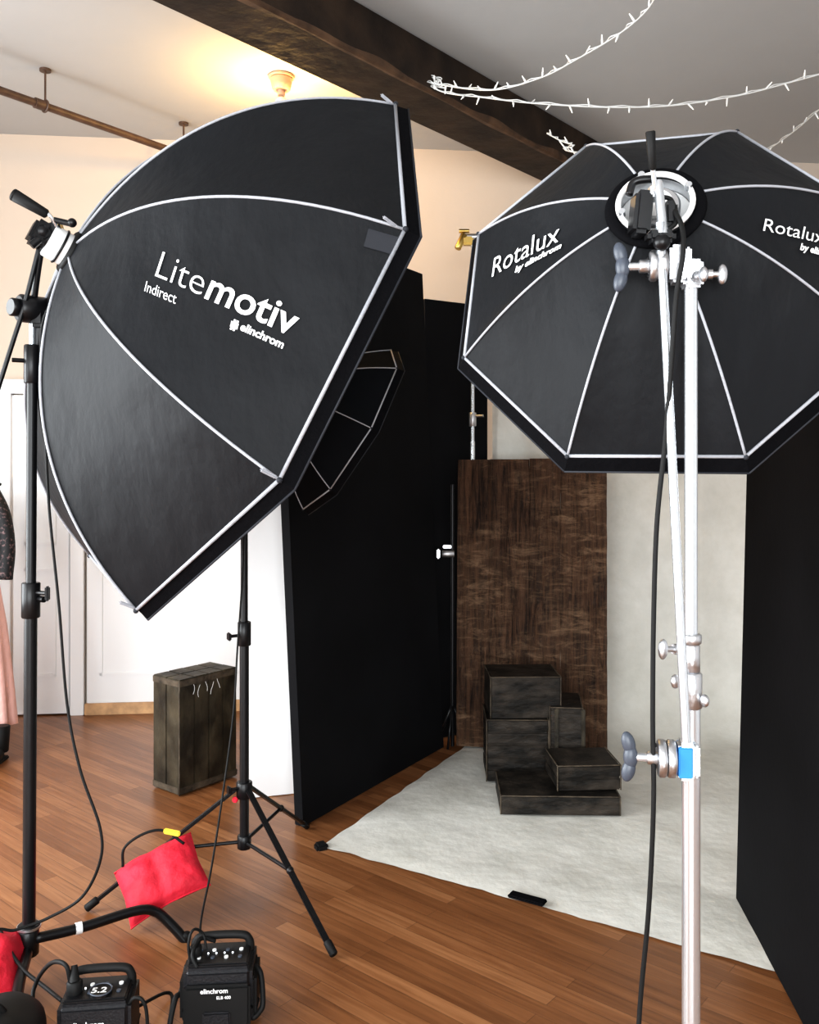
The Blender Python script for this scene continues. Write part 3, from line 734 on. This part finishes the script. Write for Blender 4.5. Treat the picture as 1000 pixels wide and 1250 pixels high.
# floor cables
cable([S(86,1200,2.38),S(80,1178,2.38),S(62,1176,2.42),S(44,1200,2.46),S(40,1235,2.40),Vector((-.90,2.15,.01)),Vector((-.8,1.95,.01))],.006)
cable([Vector((-.7,2.5,.01)),Vector((-.70,2.38,.012)),S(178,1230,2.36),S(165,1218,2.36),S(150,1234,2.36)],.005)
cable([S(165,1230,2.5),Vector((-.72,2.66,.012)),Vector((-.66,2.45,.012)),Vector((-.5,2.36,.012)),Vector((-.3,2.3,.012))],.005)
cable([S(0,1135,2.7),S(12,1160,2.66),S(30,1185,2.6),S(55,1205,2.52),S(76,1222,2.43)],.0055)
cable([S(236,1190,2.54),S(230,1155,2.54),S(236,1135,2.56),S(248,1140,2.58),S(252,1160,2.56)],.004)

# ------------------------------------------------------------------ garments on the left edge
b=Bd('evening_dress'); yc=5.0; cx_=(-42-500)/F*yc
N=48; prof=[(1.50,.06),(1.47,.17),(1.40,.20),(1.25,.19),(1.05,.17),(.98,.20),(.7,.25),(.4,.28),(.14,.30)]
def sk(k0,k1,k):
    vs=[];fs=[]
    for q in range(k0,k1+1):
        z,r=prof[q]
        for i in range(N):
            a=2*math.pi*i/N; rr=r*(1+(.10*math.sin(a*11)*max(0,(1.0-z)))) ; vs.append(Vector((cx_+rr*math.cos(a)*.9,yc+rr*.5*math.sin(a),z)))
    for q in range(k1-k0):
        for i in range(N): fs.append([q*N+i,q*N+(i+1)%N,(q+1)*N+(i+1)%N,(q+1)*N+i])
    b.add(vs,fs,k,True)
sk(0,5,'lace'); sk(5,8,'pink')
for s_ in (1,-1):
    P=[Vector((cx_+s_*.15,yc,1.46)),Vector((cx_+s_*.22,yc-.02,1.33)),Vector((cx_+s_*.255,yc-.04,1.15)),Vector((cx_+s_*.245,yc-.05,.97))]
    b.tube(P,.042,'lace',n=14)
b.tube([(cx_-.2,yc,1.5),(cx_,yc,1.56),(cx_+.2,yc,1.5)],.008,'rubber'); b.tube([(cx_,yc,1.56),(cx_,yc,1.62),(cx_,yc+.02,1.66)],.004,'chrome')
b.done()
b=Bd('garment_rack'); b.cyl((-3.72,5.0,1.64),(-2.50,5.0,1.64),.014,'black')
for x in (-3.72,-2.84): b.cyl((x,5.0,.03),(x,5.0,1.64),.014,'black'); b.cyl((x,4.72,.03),(x,5.28,.03),.014,'black')
b.done()
b=Bd('ankle_boots')
for dx in (-.13,0):
    q=Vector((-2.23+dx,4.78,0)); b.ball(q+Vector((0,-.05,.05)),.05,'rubber',scale=(.8,1.9,.9)); b.cyl(q+Vector((0,.02,.05)),q+Vector((0,.03,.19)),.045,'rubber',r2=.05,bev=.005); b.box(q+Vector((0,-.04,.012)),(.07,.2,.022),'rubber',bev=.006)
b.done()

# ------------------------------------------------------------------ lights
def area(name,loc,target,sx,sy,P,col):
    l=bpy.data.lights.new(name,'AREA'); l.shape='RECTANGLE'; l.size=sx; l.size_y=sy; l.energy=P; l.color=col
    o=bpy.data.objects.new(name,l); scene.collection.objects.link(o); o.location=loc
    o.rotation_euler=(Vector(target)-Vector(loc)).to_track_quat('-Z','Y').to_euler(); return o
DL=(.93,.975,1)
area('window_light',(-3.9,.1,1.8),(0,.1,1.75),1.7,2.5,185,DL)
area('window_light.001',(-3.9,2.5,1.8),(0,2.5,1.75),1.7,2.5,185,DL)
area('window_light.002',(-2,-3.0,1.8),(-1.9,3,1.5),1.9,2.5,165,DL)
area('window_light.003',(.4,-3.0,1.8),(.4,3,1.5),1.9,2.5,200,DL)
l=bpy.data.lights.new('lamp_bulb','POINT'); l.energy=38; l.color=(1,.60,.20); l.shadow_soft_size=.05
o=bpy.data.objects.new('lamp_bulb',l); scene.collection.objects.link(o); o.location=(-.705,4.85,3.50)
w=bpy.data.worlds.new('World'); scene.world=w; w.use_nodes=True
w.node_tree.nodes['Background'].inputs[0].default_value=(.85,.92,1,1); w.node_tree.nodes['Background'].inputs[1].default_value=.8
# ------------------------------------------------------------------ camera
cam=bpy.data.cameras.new('camera'); co=bpy.data.objects.new('camera',cam); scene.collection.objects.link(co)
co.location=EYE; co.rotation_euler=(math.radians(90),0,0)
cam.sensor_fit='VERTICAL'; cam.sensor_height=36; cam.lens=F/1250*36; cam.shift_y=-55/1250; cam.clip_start=.05
scene.camera=co
scene.view_settings.view_transform='Standard'
try: scene.view_settings.look='Medium High Contrast'
except Exception: pass
